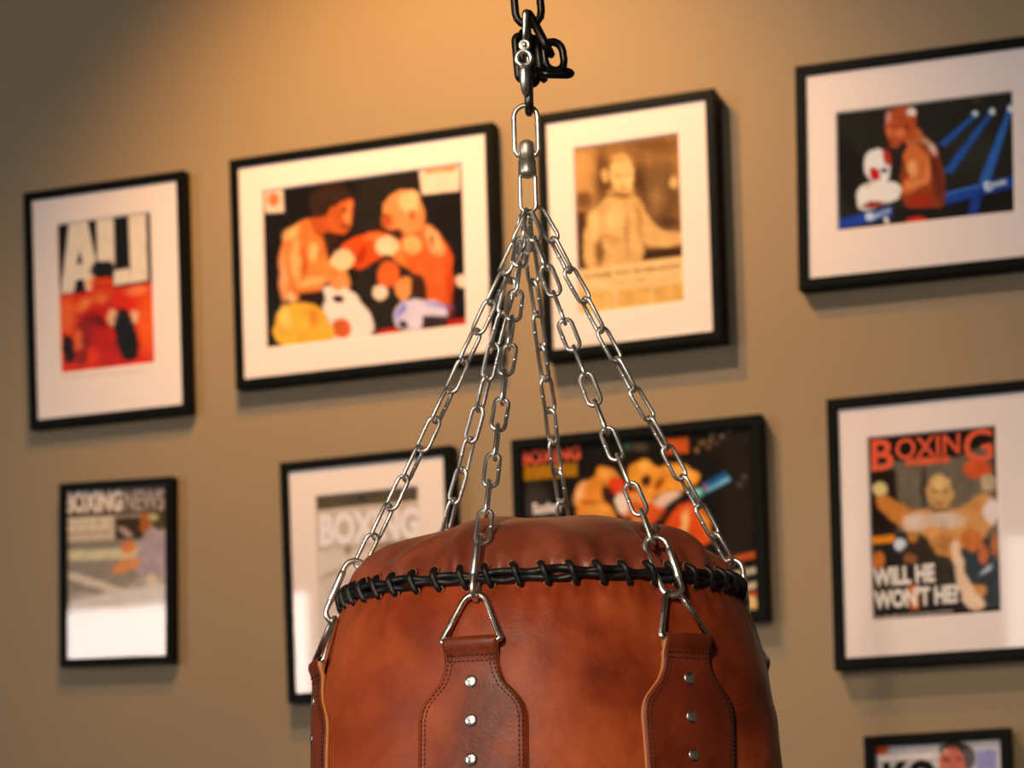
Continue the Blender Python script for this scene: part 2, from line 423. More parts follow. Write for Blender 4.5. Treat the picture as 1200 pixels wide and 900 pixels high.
art_fight = (300, 180, 3.75, (27, 19, 16), [
    ('q', (40, 32, 26), 20, [(440, 110), (720, 60), (720, 800), (440, 800)]),
    ('q', (245, 200, 160), 5, [(40, 165), (125, 152), (127, 253), (44, 258)]), ('e', (235, 120, 60), 10, 82, 200, 26, 30),
    ('q', (245, 205, 165), 5, [(722, 75), (897, 50), (897, 165), (735, 180)]), ('q', (240, 150, 90), 6, [(750, 70), (885, 52), (885, 78), (752, 92)]),
    ('q', (200, 40, 15), 5, [(540, 775), (625, 763), (625, 790), (540, 800)]), ('q', (200, 40, 15), 5, [(840, 735), (925, 722), (925, 748), (840, 758)]),
    ('p', (235, 130, 60), 8, [(330, 520), (410, 515), (420, 580), (380, 610), (335, 590)]),
    ('p', (250, 216, 188), 6, [(290, 590), (330, 575), (410, 592), (475, 650), (545, 795), (400, 830), (330, 820), (300, 700)]),
    ('e', (238, 145, 75), 8, 370, 550, 44, 48), ('e', (40, 25, 20), 5, 365, 638, 25, 16), ('e', (215, 92, 40), 8, 376, 768, 44, 44),
    ('p', SK, 6, [(245, 280), (175, 305), (120, 368), (102, 450), (100, 640), (185, 652), (290, 605), (305, 555), (330, 520), (320, 440), (300, 370), (315, 300)]),
    ('p', SKD, 6, [(245, 265), (320, 255), (335, 340), (295, 380), (250, 330)]),
    ('e', SKL, 12, 160, 345, 45, 22, -40), ('e', (240, 160, 100), 12, 122, 540, 16, 90),
    ('p', (236, 130, 54), 7, [(150, 400), (160, 555), (235, 598), (330, 560), (430, 500), (430, 440), (345, 465), (300, 480), (250, 395), (190, 375)]),
    ('e', SKL, 14, 178, 470, 22, 80), ('e', (252, 182, 104), 12, 258, 432, 20, 38), ('e', (200, 84, 30), 14, 215, 470, 14, 70), ('e', SKL, 12, 250, 560, 60, 14, -15),
    ('q', (40, 22, 16), 6, [(190, 612), (300, 600), (312, 652), (190, 660)]), ('e', (235, 180, 120), 6, 158, 630, 18, 24),
    ('p', (242, 172, 52), 6, [(88, 662), (240, 652), (300, 682), (335, 760), (355, 830), (62, 860)]), ('e', (222, 130, 40), 14, 255, 720, 22, 40), ('e', (250, 195, 90), 12, 130, 720, 30, 50),
    ('p', (60, 28, 14), 8, [(305, 335), (385, 350), (350, 415), (318, 445), (300, 390)]),
    ('e', (58, 34, 22), 8, 338, 195, 94, 68, -8), ('e', (58, 34, 22), 8, 285, 235, 42, 44),
    ('p', (205, 88, 32), 6, [(320, 250), (375, 215), (415, 190), (436, 205), (432, 240), (440, 262), (428, 285), (422, 318), (395, 352), (350, 350), (310, 325)]),
    ('e', (242, 140, 70), 8, 412, 262, 16, 45), ('e', (90, 34, 16), 6, 395, 245, 16, 8), ('e', (110, 38, 18), 6, 398, 318, 20, 7),
    ('e', (58, 34, 22), 8, 335, 178, 82, 48, -8),
    ('p', SK, 7, [(600, 365), (650, 385), (700, 420), (780, 440), (790, 510), (700, 525), (600, 470)]),
    ('p', (226, 96, 36), 6, [(650, 330), (750, 300), (812, 350), (862, 440), (868, 550), (848, 685), (755, 665), (735, 545), (680, 520), (645, 430)]),
    ('e', (252, 172, 104), 14, 785, 385, 30, 66, -25), ('e', SKL, 12, 690, 400, 40, 40), ('e', (214, 68, 22), 12, 848, 570, 16, 110), ('e', (150, 50, 22), 10, 775, 380, 10, 18),
    ('p', (236, 142, 74), 6, [(560, 235), (592, 178), (670, 150), (725, 180), (745, 260), (748, 320), (690, 350), (640, 350), (605, 345), (560, 308)]),
    ('e', (252, 192, 124), 16, 680, 210, 42, 44), ('e', (186, 78, 30), 10, 585, 292, 24, 34), ('e', (90, 36, 16), 8, 622, 345, 32, 18), ('e', (70, 26, 14), 5, 572, 268, 14, 6), ('e', SKD, 6, 690, 270, 12, 22),
    ('p', (226, 76, 20), 6, [(365, 405), (430, 372), (510, 335), (590, 345), (620, 400), (560, 458), (520, 470), (470, 516), (430, 500), (400, 460)]),
    ('e', (245, 120, 50), 10, 520, 365, 40, 16, -10), ('e', (180, 45, 15), 10, 470, 440, 20, 40, 30),
    ('e', (251, 196, 138), 7, 385, 465, 50, 44), ('e', (252, 200, 145), 7, 578, 402, 52, 42),
    ('e', (226, 98, 36), 7, 586, 530, 48, 60), ('p', (240, 142, 72), 7, [(610, 560), (680, 525), (690, 600), (655, 655), (620, 630)]), ('e', (66, 34, 24), 8, 716, 580, 34, 56),
    ('p', (226, 202, 206), 6, [(630, 650), (700, 635), (780, 645), (838, 680), (838, 740), (720, 775), (612, 780), (612, 690)]),
    ('q', (60, 40, 40), 6, [(735, 712), (838, 715), (838, 768), (728, 778)]), ('e', (130, 125, 195), 8, 640, 690, 14, 40, 25), ('e', (130, 125, 195), 8, 790, 668, 50, 8, 12), ('e', (60, 40, 40), 6, 650, 750, 24, 20),
    ('e', (250, 206, 166), 5, 547, 610, 31, 32), ('e', (250, 206, 166), 5, 902, 562, 30, 30)], [])
art_sepia = (665, 150, 4.09, (168, 112, 58), [
    ('e', (214, 150, 84), 50, 75, 220, 60, 110), ('e', (120, 74, 38), 50, 430, 80, 160, 40), ('e', (112, 72, 40), 60, 440, 330, 110, 160),
    ('e', (84, 50, 26), 30, 175, 240, 32, 110), ('e', (84, 50, 26), 30, 350, 250, 30, 80), ('e', (150, 104, 60), 30, 430, 330, 40, 80), ('e', (225, 170, 105), 10, 515, 260, 20, 28), ('e', (120, 76, 40), 20, 80, 340, 40, 40),
    ('q', (80, 48, 26), 12, [(40, 400), (90, 400), (90, 670), (40, 670)]),
    ('q', (66, 40, 22), 10, [(350, 585), (560, 565), (560, 615), (360, 635)]), ('e', (90, 56, 32), 20, 480, 455, 60, 30),
    ('p', (226, 168, 98), 9, [(290, 310), (350, 335), (395, 430), (430, 485), (560, 500), (560, 555), (440, 580), (370, 560), (330, 500)]),
    ('p', (226, 168, 98), 9, [(205, 320), (150, 365), (95, 435), (72, 530), (78, 680), (200, 690), (370, 640), (355, 540), (390, 470), (350, 350), (300, 320)]),
    ('e', (140, 88, 46), 12, 152, 590, 20, 70), ('e', (196, 136, 74), 14, 180, 520, 50, 10, 20), ('e', (190, 130, 70), 12, 285, 500, 8, 90), ('e', (190, 130, 70), 14, 345, 440, 12, 80), ('e', (244, 192, 122), 20, 130, 470, 24, 60), ('e', (240, 186, 116), 20, 230, 440, 40, 60),
    ('p', (206, 146, 82), 8, [(205, 270), (315, 270), (330, 345), (200, 345)]), ('e', (214, 155, 90), 6, 185, 225, 18, 34),
    ('e', (238, 184, 114), 8, 267, 220, 56, 92), ('e', (190, 130, 72), 8, 245, 225, 14, 6), ('e', (190, 130, 72), 8, 295, 225, 14, 6), ('e', (180, 118, 62), 6, 272, 290, 22, 6), ('e', (120, 76, 40), 8, 265, 318, 40, 8), ('e', (215, 155, 90), 8, 262, 140, 46, 18),
    ('q', (243, 190, 122), 4, [(30, 684), (560, 612), (560, 900), (30, 900)]),
    ('q', (232, 176, 98), 8, [(60, 790), (215, 775), (215, 860), (60, 875)]), ('q', (228, 168, 86), 8, [(235, 780), (385, 762), (385, 840), (235, 855)]), ('q', (228, 166, 84), 8, [(405, 765), (545, 745), (545, 825), (405, 842)])],
    [('SUGAR RAY ROBINSON', (150, 100, 58), [(80, 700), (535, 648), (535, 672), (80, 725)], .01), ('1921 - 1989', (190, 138, 84), [(230, 738), (380, 716), (380, 732), (230, 754)], 0)])
def beam(x0, y0, x1, y1, w0, w1, c): return ('q', c, 6, [(x0-w0, y0), (x0+w0, y0+4), (x1+w1, y1+6), (x1-w1, y1)])
art_gloves = (975, 95, 5.0, (36, 33, 27), [
    ('q', (22, 20, 18), 20, [(30, 300), (200, 480), (120, 760), (30, 600)]), ('e', (46, 42, 34), 60, 850, 400, 150, 120), ('q', (18, 18, 20), 12, [(670, 660), (1080, 600), (1080, 800), (670, 820)]),
    beam(846, 190, 650, 370, 14, 24, (36, 84, 142)), beam(940, 175, 680, 530, 14, 26, (32, 82, 142)), beam(1046, 160, 890, 590, 13, 30, (44, 100, 160)),
    ('e', (235, 235, 238), 5, 850, 182, 17, 20), ('e', (235, 235, 238), 5, 943, 167, 18, 21), ('e', (235, 235, 238), 5, 1048, 150, 16, 20), ('e', (90, 55, 25), 8, 850, 98, 20, 14),
    ('q', (22, 66, 138), 6, [(660, 655), (1080, 545), (1080, 610), (670, 720)]), ('q', (60, 110, 170), 5, [(670, 652), (900, 592), (900, 606), (672, 668)]), ('q', (20, 60, 128), 6, [(826, 640), (885, 625), (845, 790), (792, 790)]),
    ('e', (225, 228, 235), 4, 912, 612, 22, 28), ('e', (22, 66, 138), 4, 920, 612, 8, 12),
    ('q', (28, 66, 146), 6, [(30, 815), (350, 735), (365, 790), (30, 875)]), ('e', (205, 215, 235), 6, 218, 795, 26, 24),
    ('p', (150, 60, 28), 6, [(440, 400), (500, 290), (560, 325), (622, 395), (660, 530), (675, 760), (430, 760), (405, 640), (402, 530)]),
    ('e', (110, 40, 24), 16, 622, 570, 30, 150, -8), ('e', (214, 150, 110), 12, 565, 360, 46, 18, 40), ('e', (226, 176, 146), 8, 600, 400, 16, 34, -20), ('e', (170, 44, 20), 12, 520, 700, 80, 40),
    ('p', (218, 108, 48), 7, [(425, 420), (470, 360), (550, 390), (585, 500), (582, 590), (500, 640), (410, 672), (395, 610), (470, 560), (440, 500)]),
    ('e', (246, 162, 92), 12, 478, 510, 30, 46), ('e', (240, 150, 80), 10, 500, 600, 60, 10, -20), ('e', (236, 140, 76), 10, 565, 520, 10, 60),
    ('p', (198, 98, 48), 6, [(430, 320), (500, 260), (560, 330), (450, 400)]),
    ('p', (186, 76, 34), 6, [(318, 255), (338, 190), (400, 150), (460, 146), (502, 180), (510, 240), (498, 310), (440, 345), (380, 390), (352, 394), (326, 330)]),
    ('e', (250, 216, 190), 8, 477, 180, 24, 24, 20), ('e', (220, 146, 124), 8, 338, 215, 10, 34, 15), ('e', (228, 116, 62), 8, 345, 305, 18, 24), ('e', (90, 30, 18), 5, 372, 275, 22, 7), ('e', (220, 110, 60), 10, 405, 305, 30, 24), ('e', (110, 36, 22), 5, 350, 362, 14, 6), ('e', (130, 50, 24), 8, 450, 270, 12, 24),
    ('q', (28, 27, 25), 7, [(420, 745), (668, 738), (672, 800), (370, 840), (350, 770)]), ('e', (222, 42, 20), 5, 496, 812, 55, 18),
    ('p', (245, 226, 212), 6, [(190, 500), (200, 430), (260, 395), (320, 410), (345, 470), (340, 600), (250, 600), (200, 560)]),
    ('e', (190, 44, 34), 7, 326, 450, 18, 52, -10), ('p', (192, 32, 26), 5, [(215, 512), (290, 520), (290, 580), (230, 588)]), ('e', (40, 40, 60), 5, 312, 525, 18, 12),
    ('p', (245, 226, 200), 6, [(140, 650), (190, 600), (300, 590), (402, 592), (412, 690), (300, 720), (200, 768), (145, 740)]), ('e', (150, 26, 32), 7, 240, 724, 66, 20, -10), ('e', (214, 168, 90), 5, 212, 622, 14, 10), ('e', (240, 220, 190), 5, 318, 815, 14, 24, -20)],
    [('orona', (225, 228, 235), [(936, 598), (1020, 572), (1020, 602), (936, 628)], .03), ('BOX', (205, 215, 235), [(248, 778), (345, 738), (345, 765), (248, 808)], .02)])
art_news = (65, 560, 4.09, (186, 160, 124), [
    ('q', (96, 70, 48), 8, [(20, 20), (560, 20), (560, 178), (20, 185)]),
    ('q', (214, 178, 132), 5, [(40, 188), (262, 182), (268, 290), (48, 300)]), ('q', (150, 118, 82), 5, [(40, 215), (255, 210), (255, 216), (40, 221)]), ('q', (150, 118, 82), 5, [(40, 258), (255, 252), (255, 258), (40, 264)]),
    ('q', (64, 46, 32), 10, [(268, 190), (410, 188), (410, 300), (272, 300)]), ('e', (196, 150, 120), 8, 320, 260, 40, 16, 35), ('q', (140, 122, 96), 8, [(40, 300), (320, 295), (320, 335), (40, 338)]),
    ('q', (216, 188, 130), 6, [(45, 342), (415, 340), (415, 386), (48, 388)]), ('q', (150, 130, 104), 10, [(55, 392), (300, 390), (400, 470), (300, 540), (60, 540)]),
    ('q', (226, 192, 150), 7, [(45, 440), (100, 450), (350, 540), (300, 560), (50, 475)]),
    ('e', (80, 64, 40), 10, 480, 215, 40, 44), ('e', (176, 92, 40), 8, 412, 222, 28, 46), ('e', (200, 175, 100), 6, 450, 195, 20, 14),
    ('p', (178, 148, 134), 8, [(395, 285), (445, 240), (510, 280), (530, 380), (530, 480), (380, 480), (370, 400)]),
    ('e', (226, 124, 66), 8, 335, 332, 34, 32), ('e', (228, 138, 76), 8, 325, 420, 72, 30, -18), ('e', (232, 196, 146), 10, 450, 490, 26, 28),
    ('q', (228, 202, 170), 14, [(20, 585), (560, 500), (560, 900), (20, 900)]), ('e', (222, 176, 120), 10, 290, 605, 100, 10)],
    [('BOXING', (238, 202, 158), [(42, 66), (318, 58), (318, 160), (48, 172)], .045), ('NEWS', (178, 146, 124), [(330, 58), (520, 52), (520, 156), (330, 160)], .02), ('2013', (232, 198, 150), [(50, 196), (250, 190), (250, 248), (50, 254)], .03)])
art_grey = (360, 560, 4.5, (232, 208, 188), [
    ('q', (94, 80, 60), 5, [(40, 96), (600, 50), (600, 122), (40, 168)]), ('e', (60, 50, 38), 6, 290, 105, 24, 16), ('q', (212, 186, 160), 10, [(40, 168), (600, 122), (600, 350), (40, 390)]),
    ('q', (112, 96, 72), 10, [(360, 350), (590, 320), (590, 380), (360, 410)]), ('e', (176, 148, 110), 12, 400, 400, 60, 40), ('e', (170, 140, 110), 12, 215, 375, 20, 30), ('e', (196, 172, 140), 14, 130, 505, 70, 18, -30), ('e', (222, 200, 180), 30, 200, 620, 120, 100)],
    [('BOXING', (252, 230, 222), [(62, 190), (585, 146), (588, 322), (66, 362)], .05)])
art_mag = (1010, 495, 3.747, (112, 96, 76), [
    ('q', (28, 20, 15), 6, [(20, 60), (600, 0), (600, 70), (430, 150), (150, 170), (30, 190)]),
    ('q', (36, 24, 18), 14, [(20, 220), (150, 200), (165, 400), (140, 620), (20, 640)]), ('e', (58, 48, 38), 14, 275, 290, 14, 100), ('q', (70, 56, 44), 12, [(560, 80), (620, 80), (620, 240), (575, 240)]),
    ('q', (225, 92, 52), 6, [(195, 160), (388, 146), (388, 174), (200, 190)]), ('e', (216, 84, 42), 10, 510, 200, 60, 42),
    ('q', (40, 34, 32), 14, [(40, 480), (300, 480), (420, 560), (610, 480), (620, 830), (40, 880)]),
    ('e', (228, 196, 126), 8, 80, 298, 36, 32), ('e', (196, 164, 120), 8, 556, 262, 34, 40),
    ('p', (202, 120, 50), 9, [(50, 330), (110, 318), (200, 378), (290, 385), (285, 475), (170, 470), (80, 385)]),
    ('p', (212, 140, 70), 9, [(395, 400), (450, 358), (535, 300), (575, 320), (570, 400), (420, 470)]),
    ('p', (216, 146, 80), 9, [(200, 392), (300, 378), (400, 370), (570, 400), (575, 455), (480, 560), (405, 620), (330, 600), (280, 500), (180, 478)]),
    ('e', (208, 152, 88), 8, 345, 305, 60, 76), ('e', (226, 176, 110), 14, 345, 265, 40, 30), ('e', (140, 90, 46), 6, 322, 300, 14, 6), ('e', (140, 90, 46), 6, 368, 300, 14, 6), ('e', (120, 70, 36), 6, 345, 352, 22, 6), ('e', (90, 60, 36), 8, 345, 385, 46, 8),
    ('e', (222, 186, 156), 12, 235, 440, 56, 40), ('e', (216, 182, 150), 12, 370, 425, 84, 34), ('e', (190, 120, 60), 12, 360, 530, 50, 40), ('e', (242, 208, 192), 12, 570, 385, 36, 54),
    ('e', (56, 42, 34), 12, 250, 570, 66, 76), ('e', (190, 122, 52), 8, 225, 503, 22, 24), ('e', (214, 210, 212), 6, 168, 536, 26, 26), ('e', (140, 84, 50), 6, 215, 600, 30, 22),
    ('q', (236, 134, 30), 6, [(40, 508), (145, 495), (145, 528), (40, 540)]), ('e', (204, 112, 40), 8, 72, 610, 30, 38),
    ('q', (58, 48, 38), 10, [(300, 570), (392, 590), (402, 790), (290, 790)]),
    ('q', (54, 60, 62), 8, [(430, 550), (600, 520), (606, 800), (520, 810), (465, 700)]), ('e', (206, 112, 52), 8, 480, 512, 48, 50), ('e', (210, 112, 60), 8, 532, 572, 20, 46), ('e', (186, 104, 62), 8, 582, 535, 18, 50), ('e', (216, 142, 82), 8, 500, 728, 46, 36), ('e', (50, 44, 40), 6, 500, 700, 50, 10), ('e', (200, 200, 205), 5, 545, 640, 30, 8, -40),
    ('p', (242, 196, 156), 8, [(388, 520), (425, 515), (445, 620), (475, 720), (560, 800), (470, 830), (435, 760), (405, 640)]),
    ('q', (222, 110, 40), 6, [(205, 720), (250, 716), (250, 820), (215, 826)]),
    ('q', (24, 18, 16), 4, [(40, 838), (420, 808), (420, 848), (40, 884)])],
    [('B', (238, 92, 56), [(40, 78), (138, 70), (140, 205), (42, 215)], .02), ('OXIN', (238, 92, 56), [(146, 74), (430, 44), (430, 136), (150, 165)], .012), ('G', (238, 92, 56), [(446, 34), (572, 24), (576, 164), (448, 178)], .012),
     ('WILL HE', (240, 216, 192), [(46, 642), (318, 618), (322, 700), (50, 724)], .05), ("WON'T HE?", (240, 216, 192), [(50, 738), (424, 706), (428, 792), (54, 822)], .05),
     ('the big talk and the burning questions', (236, 208, 186), [(60, 850), (400, 820), (400, 836), (60, 868)], .01)])
art_poster = (590, 470, 3.334, (27, 23, 19), [
    ('e', (62, 54, 46), 30, 125, 420, 60, 90), ('q', (38, 32, 26), 40, [(850, 130), (960, 110), (960, 600), (850, 600)]),
    ('q', (168, 108, 20), 5, [(78, 258), (292, 240), (292, 292), (80, 312)]),
    ('q', (200, 80, 26), 5, [(632, 146), (722, 138), (724, 200), (634, 208)]), ('e', (60, 90, 70), 8, 490, 175, 12, 14), ('e', (80, 66, 50), 10, 535, 180, 30, 20), ('e', (80, 66, 50), 8, 410, 160, 16, 14),
    ('p', (236, 140, 46), 6, [(272, 360), (300, 325), (350, 300), (375, 258), (425, 252), (460, 290), (470, 330), (400, 330), (385, 385), (440, 430), (450, 475), (300, 480)]),
    ('e', (246, 178, 110), 10, 300, 360, 16, 40, 25), ('e', (180, 80, 24), 10, 345, 395, 50, 8, 10), ('e', (248, 166, 70), 12, 410, 285, 26, 20), ('e', (246, 160, 66), 12, 370, 420, 40, 18),
    ('p', (240, 150, 48), 6, [(490, 320), (485, 270), (520, 228), (565, 225), (600, 262), (640, 240), (700, 240), (765, 280), (768, 308), (700, 345), (650, 350), (600, 372), (540, 350)]),
    ('e', (250, 180, 84), 12, 700, 275, 40, 16, 12), ('e', (250, 176, 80), 12, 555, 255, 24, 16),
    ('e', (226, 62, 30), 8, 455, 332, 42, 28, 20), ('e', (62, 30, 15), 8, 404, 362, 18, 40, -15), ('e', (62, 30, 15), 8, 562, 312, 18, 22), ('e', (170, 74, 20), 8, 610, 320, 12, 30, 30),
    ('p', (216, 82, 30), 7, [(440, 360), (520, 345), (620, 380), (640, 440), (560, 500), (470, 480)]), ('e', (240, 150, 70), 8, 540, 375, 50, 24, 8),
    ('e', (246, 208, 170), 6, 466, 400, 24, 42, -10), ('e', (242, 192, 152), 7, 640, 378, 56, 18, -25), ('e', (222, 122, 50), 8, 512, 460, 36, 44), ('e', (60, 30, 16), 8, 490, 460, 14, 14), ('e', (50, 24, 14), 8, 640, 430, 34, 12, -35),
    ('p', (226, 76, 26), 7, [(620, 470), (690, 400), (750, 380), (800, 450), (812, 560), (700, 560), (630, 540)]), ('e', (246, 176, 96), 8, 705, 480, 14, 60, 10), ('e', (224, 132, 44), 8, 785, 470, 14, 60, -15),
    ('q', (20, 92, 134), 4, [(772, 322), (866, 270), (872, 288), (782, 338)]), ('q', (110, 168, 186), 4, [(782, 340), (874, 290), (884, 306), (790, 356)]), ('e', (96, 186, 156), 5, 756, 356, 24, 20), ('e', (200, 215, 200), 4, 752, 352, 9, 9), ('e', (196, 60, 112), 4, 786, 334, 9, 9),
    ('q', (198, 82, 32), 4, [(860, 606), (975, 578), (975, 602), (860, 630)]), ('q', (192, 172, 132), 4, [(860, 666), (980, 636), (980, 660), (870, 688)]), ('q', (202, 176, 132), 4, [(900, 715), (980, 692), (980, 718), (910, 736)]), ('e', (202, 62, 22), 6, 958, 738, 32, 10), ('e', (232, 182, 102), 6, 960, 775, 25, 30),
    ] + [('e', c, 5, x, y, 9, 10) for x, y, c in ((758, 190, (150, 104, 60)), (778, 165, (110, 86, 50)), (800, 182, (110, 76, 50)), (802, 150, (130, 104, 60)), (830, 160, (100, 70, 44)), (852, 132, (120, 96, 70)), (878, 118, (70, 62, 50)), (812, 128, (90, 76, 46)), (932, 292, (84, 70, 50)), (918, 326, (80, 70, 60)))],
    [('BOXING', (228, 88, 56), [(66, 196), (300, 172), (300, 228), (70, 254)], .035), ('Sucker', (242, 212, 186), [(112, 398), (228, 388), (228, 432), (114, 444)], .04)])
art_ko = (1000, 840, 6.0, (196, 182, 166), [
    ('e', (216, 80, 30), 8, 200, 235, 62, 36, -10), ('q', (70, 74, 78), 8, [(260, 190), (640, 176), (640, 200), (260, 215)]), ('q', (232, 206, 180), 8, [(160, 280), (560, 262), (560, 290), (160, 310)]),
    ('q', (142, 137, 168), 8, [(860, 245), (1000, 238), (1010, 1400), (860, 1400)]), ('q', (90, 86, 80), 20, [(300, 620), (860, 620), (900, 1400), (250, 1400)]),
    ('e', (52, 48, 38), 8, 712, 240, 112, 62), ('e', (92, 82, 76), 10, 805, 300, 50, 80), ('e', (192, 100, 76), 10, 690, 335, 88, 120), ('e', (90, 44, 34), 6, 660, 305, 22, 10), ('e', (90, 44, 34), 6, 740, 300, 22, 10), ('e', (216, 150, 120), 12, 650, 250, 26, 20)],
    [('KO', (26, 24, 24), [(205, 318), (585, 292), (595, 560), (212, 590)], .05)])

picture([(35.5, 235), (205, 211), (213.6, 474), (43, 491)], [(67.8, 263.3), (176, 250), (180, 425.6), (72.2, 435.6)], .0165, .030, art_red, (250, 214, 174),
        'black frame at far left, red and black print with huge cream letters', 'red and black magazine cover with three huge cream letters')
picture([(277.2, 195.8), (567, 155.8), (574.8, 411.7), (285.8, 443.6)], [(309.3, 224), (541.3, 192.8), (545.3, 380.5), (312, 406.7)], .0165, .036, art_fight, (252, 220, 190),
        'wide black frame left of the chains, photo of two boxers trading punches', 'colour photo of two boxers touching gloves')
picture([(638.7, 144.2), (826, 115.8), (834.6, 387.2), (647.2, 409.7)], [(674.8, 174.4), (797.5, 156.8), (798.3, 353.4), (678.4, 367.6)], .0165, .048, art_sepia, (252, 220, 196),
        'upright black frame right of the swivel, sepia photo of a bare-chested boxer', 'sepia clipping of a bare-chested boxer above a printed caption')
picture([(944.6, 89.9), (1226, 49.5), (1228, 295.8), (946.4, 326.8)], [(982.4, 135.6), (1187.4, 105), (1187, 246.6), (982.4, 270)], .0175, .038, art_gloves, (246, 214, 186),
        'wide black frame at upper right, photo of a boxer in white gloves under blue spotlights', 'photo of a boxer raising white gloves beside blue ropes')
picture([(74.7, 573.2), (190.3, 570.3), (196, 768.3), (79, 771.2)], None or [(74.7, 573.2), (190.3, 570.3), (196, 768.3), (79, 771.2)], .0145, .030, art_news, (240, 208, 174),
        'small black frame without a mat at lower left, window glare across its lower third', 'pale magazine cover of a man at the ropes', has_mat=False)
picture([(337.2, 551), (518.8, 534.7), (527.4, 798), (345.9, 814.2)], [(371, 581.8), (488.9, 572.2), (496, 769), (377, 781)], .0165, .036, art_grey, (250, 222, 200),
        'black frame with a wide white mat behind the left shoulder of the punching bag', 'pale grey magazine cover with big white title letters')
picture([(981.3, 480.6), (1211, 456), (1216, 756), (990.2, 771.9)], [(1018, 514.2), (1167.5, 499.8), (1171.5, 714), (1024.7, 728.5)], .0185, .040, art_mag, (240, 212, 190),
        'large black frame at right, magazine cover with orange title and a boxer with arms raised', 'magazine cover with an orange title and white headline')
picture([(611, 527), (880, 498.5), (886, 712), (617, 737)], [(611, 527), (880, 498.5), (886, 712), (617, 737)], .0185, .036, art_poster, (245, 215, 185),
        'wide black frame without a mat behind the bag, dark poster of two boxers clinching', 'dark poster of two orange-lit boxers', has_mat=False)
picture([(1025, 874.2), (1171.7, 866.3), (1178, 1062), (1031, 1070)], [(1025, 874.2), (1171.7, 866.3), (1178, 1062), (1031, 1070)], .0175, .030, art_ko, (215, 195, 172),
        'small black frame cut off at bottom right, cover with black letters and a face', 'magazine cover with big black letters and a man with grey hair', has_mat=False)

# ------------------------------------------------------------------ the punching bag
AX = at(634, 698, 2.2)                       # seam centre
SEAM = AX.z
bag = thing('punching_bag', 'big brown leather punching bag with black laced top, hung from six silver chains', 'punching bag', (AX.x, AX.y, SEAM-.80))
H0 = .80                                      # seam height in bag coordinates
def unit(ph): return Vector((math.sin(ph), -math.cos(ph), 0))   # ph = 0 faces the camera
def tang(ph): return Vector((math.cos(ph), math.sin(ph), 0))
prof = [(0.004, .1735), (-.002, .1760), (-.010, .1815), (-.020, .1870), (-.031, .1920), (-.05, .1985), (-.078, .2055), (-.116, .2100), (-.155, .2128), (-.25, .2165), (-.40, .2165), (-.55, .210), (-.66, .196), (-.73, .170), (-.775, .125), (-.795, .06), (-.80, 0)]
PZ = np.array([p[0] for p in prof][::-1]); PR = np.array([p[1] for p in prof][::-1])
def Rb(z):   # smooth interpolation (z relative to the seam)
    return float((np.interp(z-.006, PZ, PR)+np.interp(z, PZ, PR)*2+np.interp(z+.006, PZ, PR))/4) if z < -.012 else float(np.interp(z, PZ, PR))
rs = np.random.RandomState(11)
waves = [(rs.randint(2, 9), rs.uniform(4, 26), rs.uniform(0, 6.28), rs.uniform(.0005, .0014)) for _ in range(9)]
def wob(ph, z):
    return sum(a*math.sin(k*ph+kz*z+p) for k, kz, p, a in waves)*min(1, max(0, (-z-.01)/.08))
NST = 48
def sz(ph): return -.0050*(.5+.5*math.cos(ph))**2      # the laced seam sags a little at the front
def pucker(ph): return math.cos(NST*ph)
bm = bmesh.new(); NPH = 384
zs = list(np.concatenate([np.linspace(.004, -.05, 22), np.linspace(-.06, -.30, 40), np.linspace(-.32, -.64, 14), [-.68, -.71, -.74, -.765, -.782, -.793, -.799]]))
rings = []
for z in zs:
    r0 = Rb(z)
    ring = []
    for k in range(NPH):
        ph = 2*PI*k/NPH
        pk = math.exp(-((z+.009)/.011)**2)*.0016*(-max(0, pucker(ph-.026))**4)*2 + .0010*pucker(ph-.026)*math.exp(-((z+.02)/.02)**2)
        v = unit(ph)*(r0+wob(ph, z)+pk); v.z = H0+z+sz(ph)*math.exp(min(0, z+.012)/.02)
        ring.append(bm.verts.new(v))
    rings.append(ring)
for A, B in zip(rings, rings[1:]):
    for k in range(NPH): bm.faces.new((A[k], B[k], B[(k+1) % NPH], A[(k+1) % NPH]))
bm.faces.new(rings[-1])
bmesh.ops.recalc_face_normals(bm, faces=bm.faces)
obj('body_panel', bm, M['leather'], bag)
# domed top
HD = .066; RS = .1765
folds = [(math.radians(d), rs.uniform(.03, .08), rs.uniform(-.5, .5), rs.uniform(.0016, .0036)*s) for d, s in ((-72, 1), (-60, -1), (-48, 1), (-33, -1.1), (-24, 1.5), (-8, -1), (6, 1), (17, -.9), (30, 1.1), (52, 1.2), (40, -1.6), (66, -1), (85, 1), (120, -1), (150, 1), (180, -1), (210, 1), (240, -1), (262, 1))]
def dome(ph, a):
    r = RS*math.cos(a)**.96; z = HD*math.sin(a)
    low = math.exp(-(a/.30)**2)
    d = .0022*pucker(ph+.026)*low*min(1, a/.05) - .004*math.exp(-((a-.13)/.05)**2)*max(0, pucker(ph+.026)*-1)**6*0
    for f0, wd, tw, am in folds:
        q = (ph-f0-tw*a*.4+PI) % (2*PI)-PI
        d += am*1.5*math.exp(-(q/(wd+a*.06))**2)*math.exp(-((a-.35)/.38)**2)
    d += .0020*math.sin(5*ph+3*a+1)*math.sin(2*a) + .0016*math.sin(11*ph-5*a)*math.sin(2*a)*math.cos(a)
    r2 = r+d*math.cos(a); z2 = z+d*math.sin(a)*1.2
    return unit(ph)*r2+Vector((0, 0, H0+z2+sz(ph)*math.exp(-(a/.45)**2)))
bm = bmesh.new(); aa = list(np.linspace(-.03, .5, 26))+list(np.linspace(.53, PI/2-.03, 26))
rings = [[bm.verts.new(dome(2*PI*k/NPH, a)) for k in range(NPH)] for a in aa]
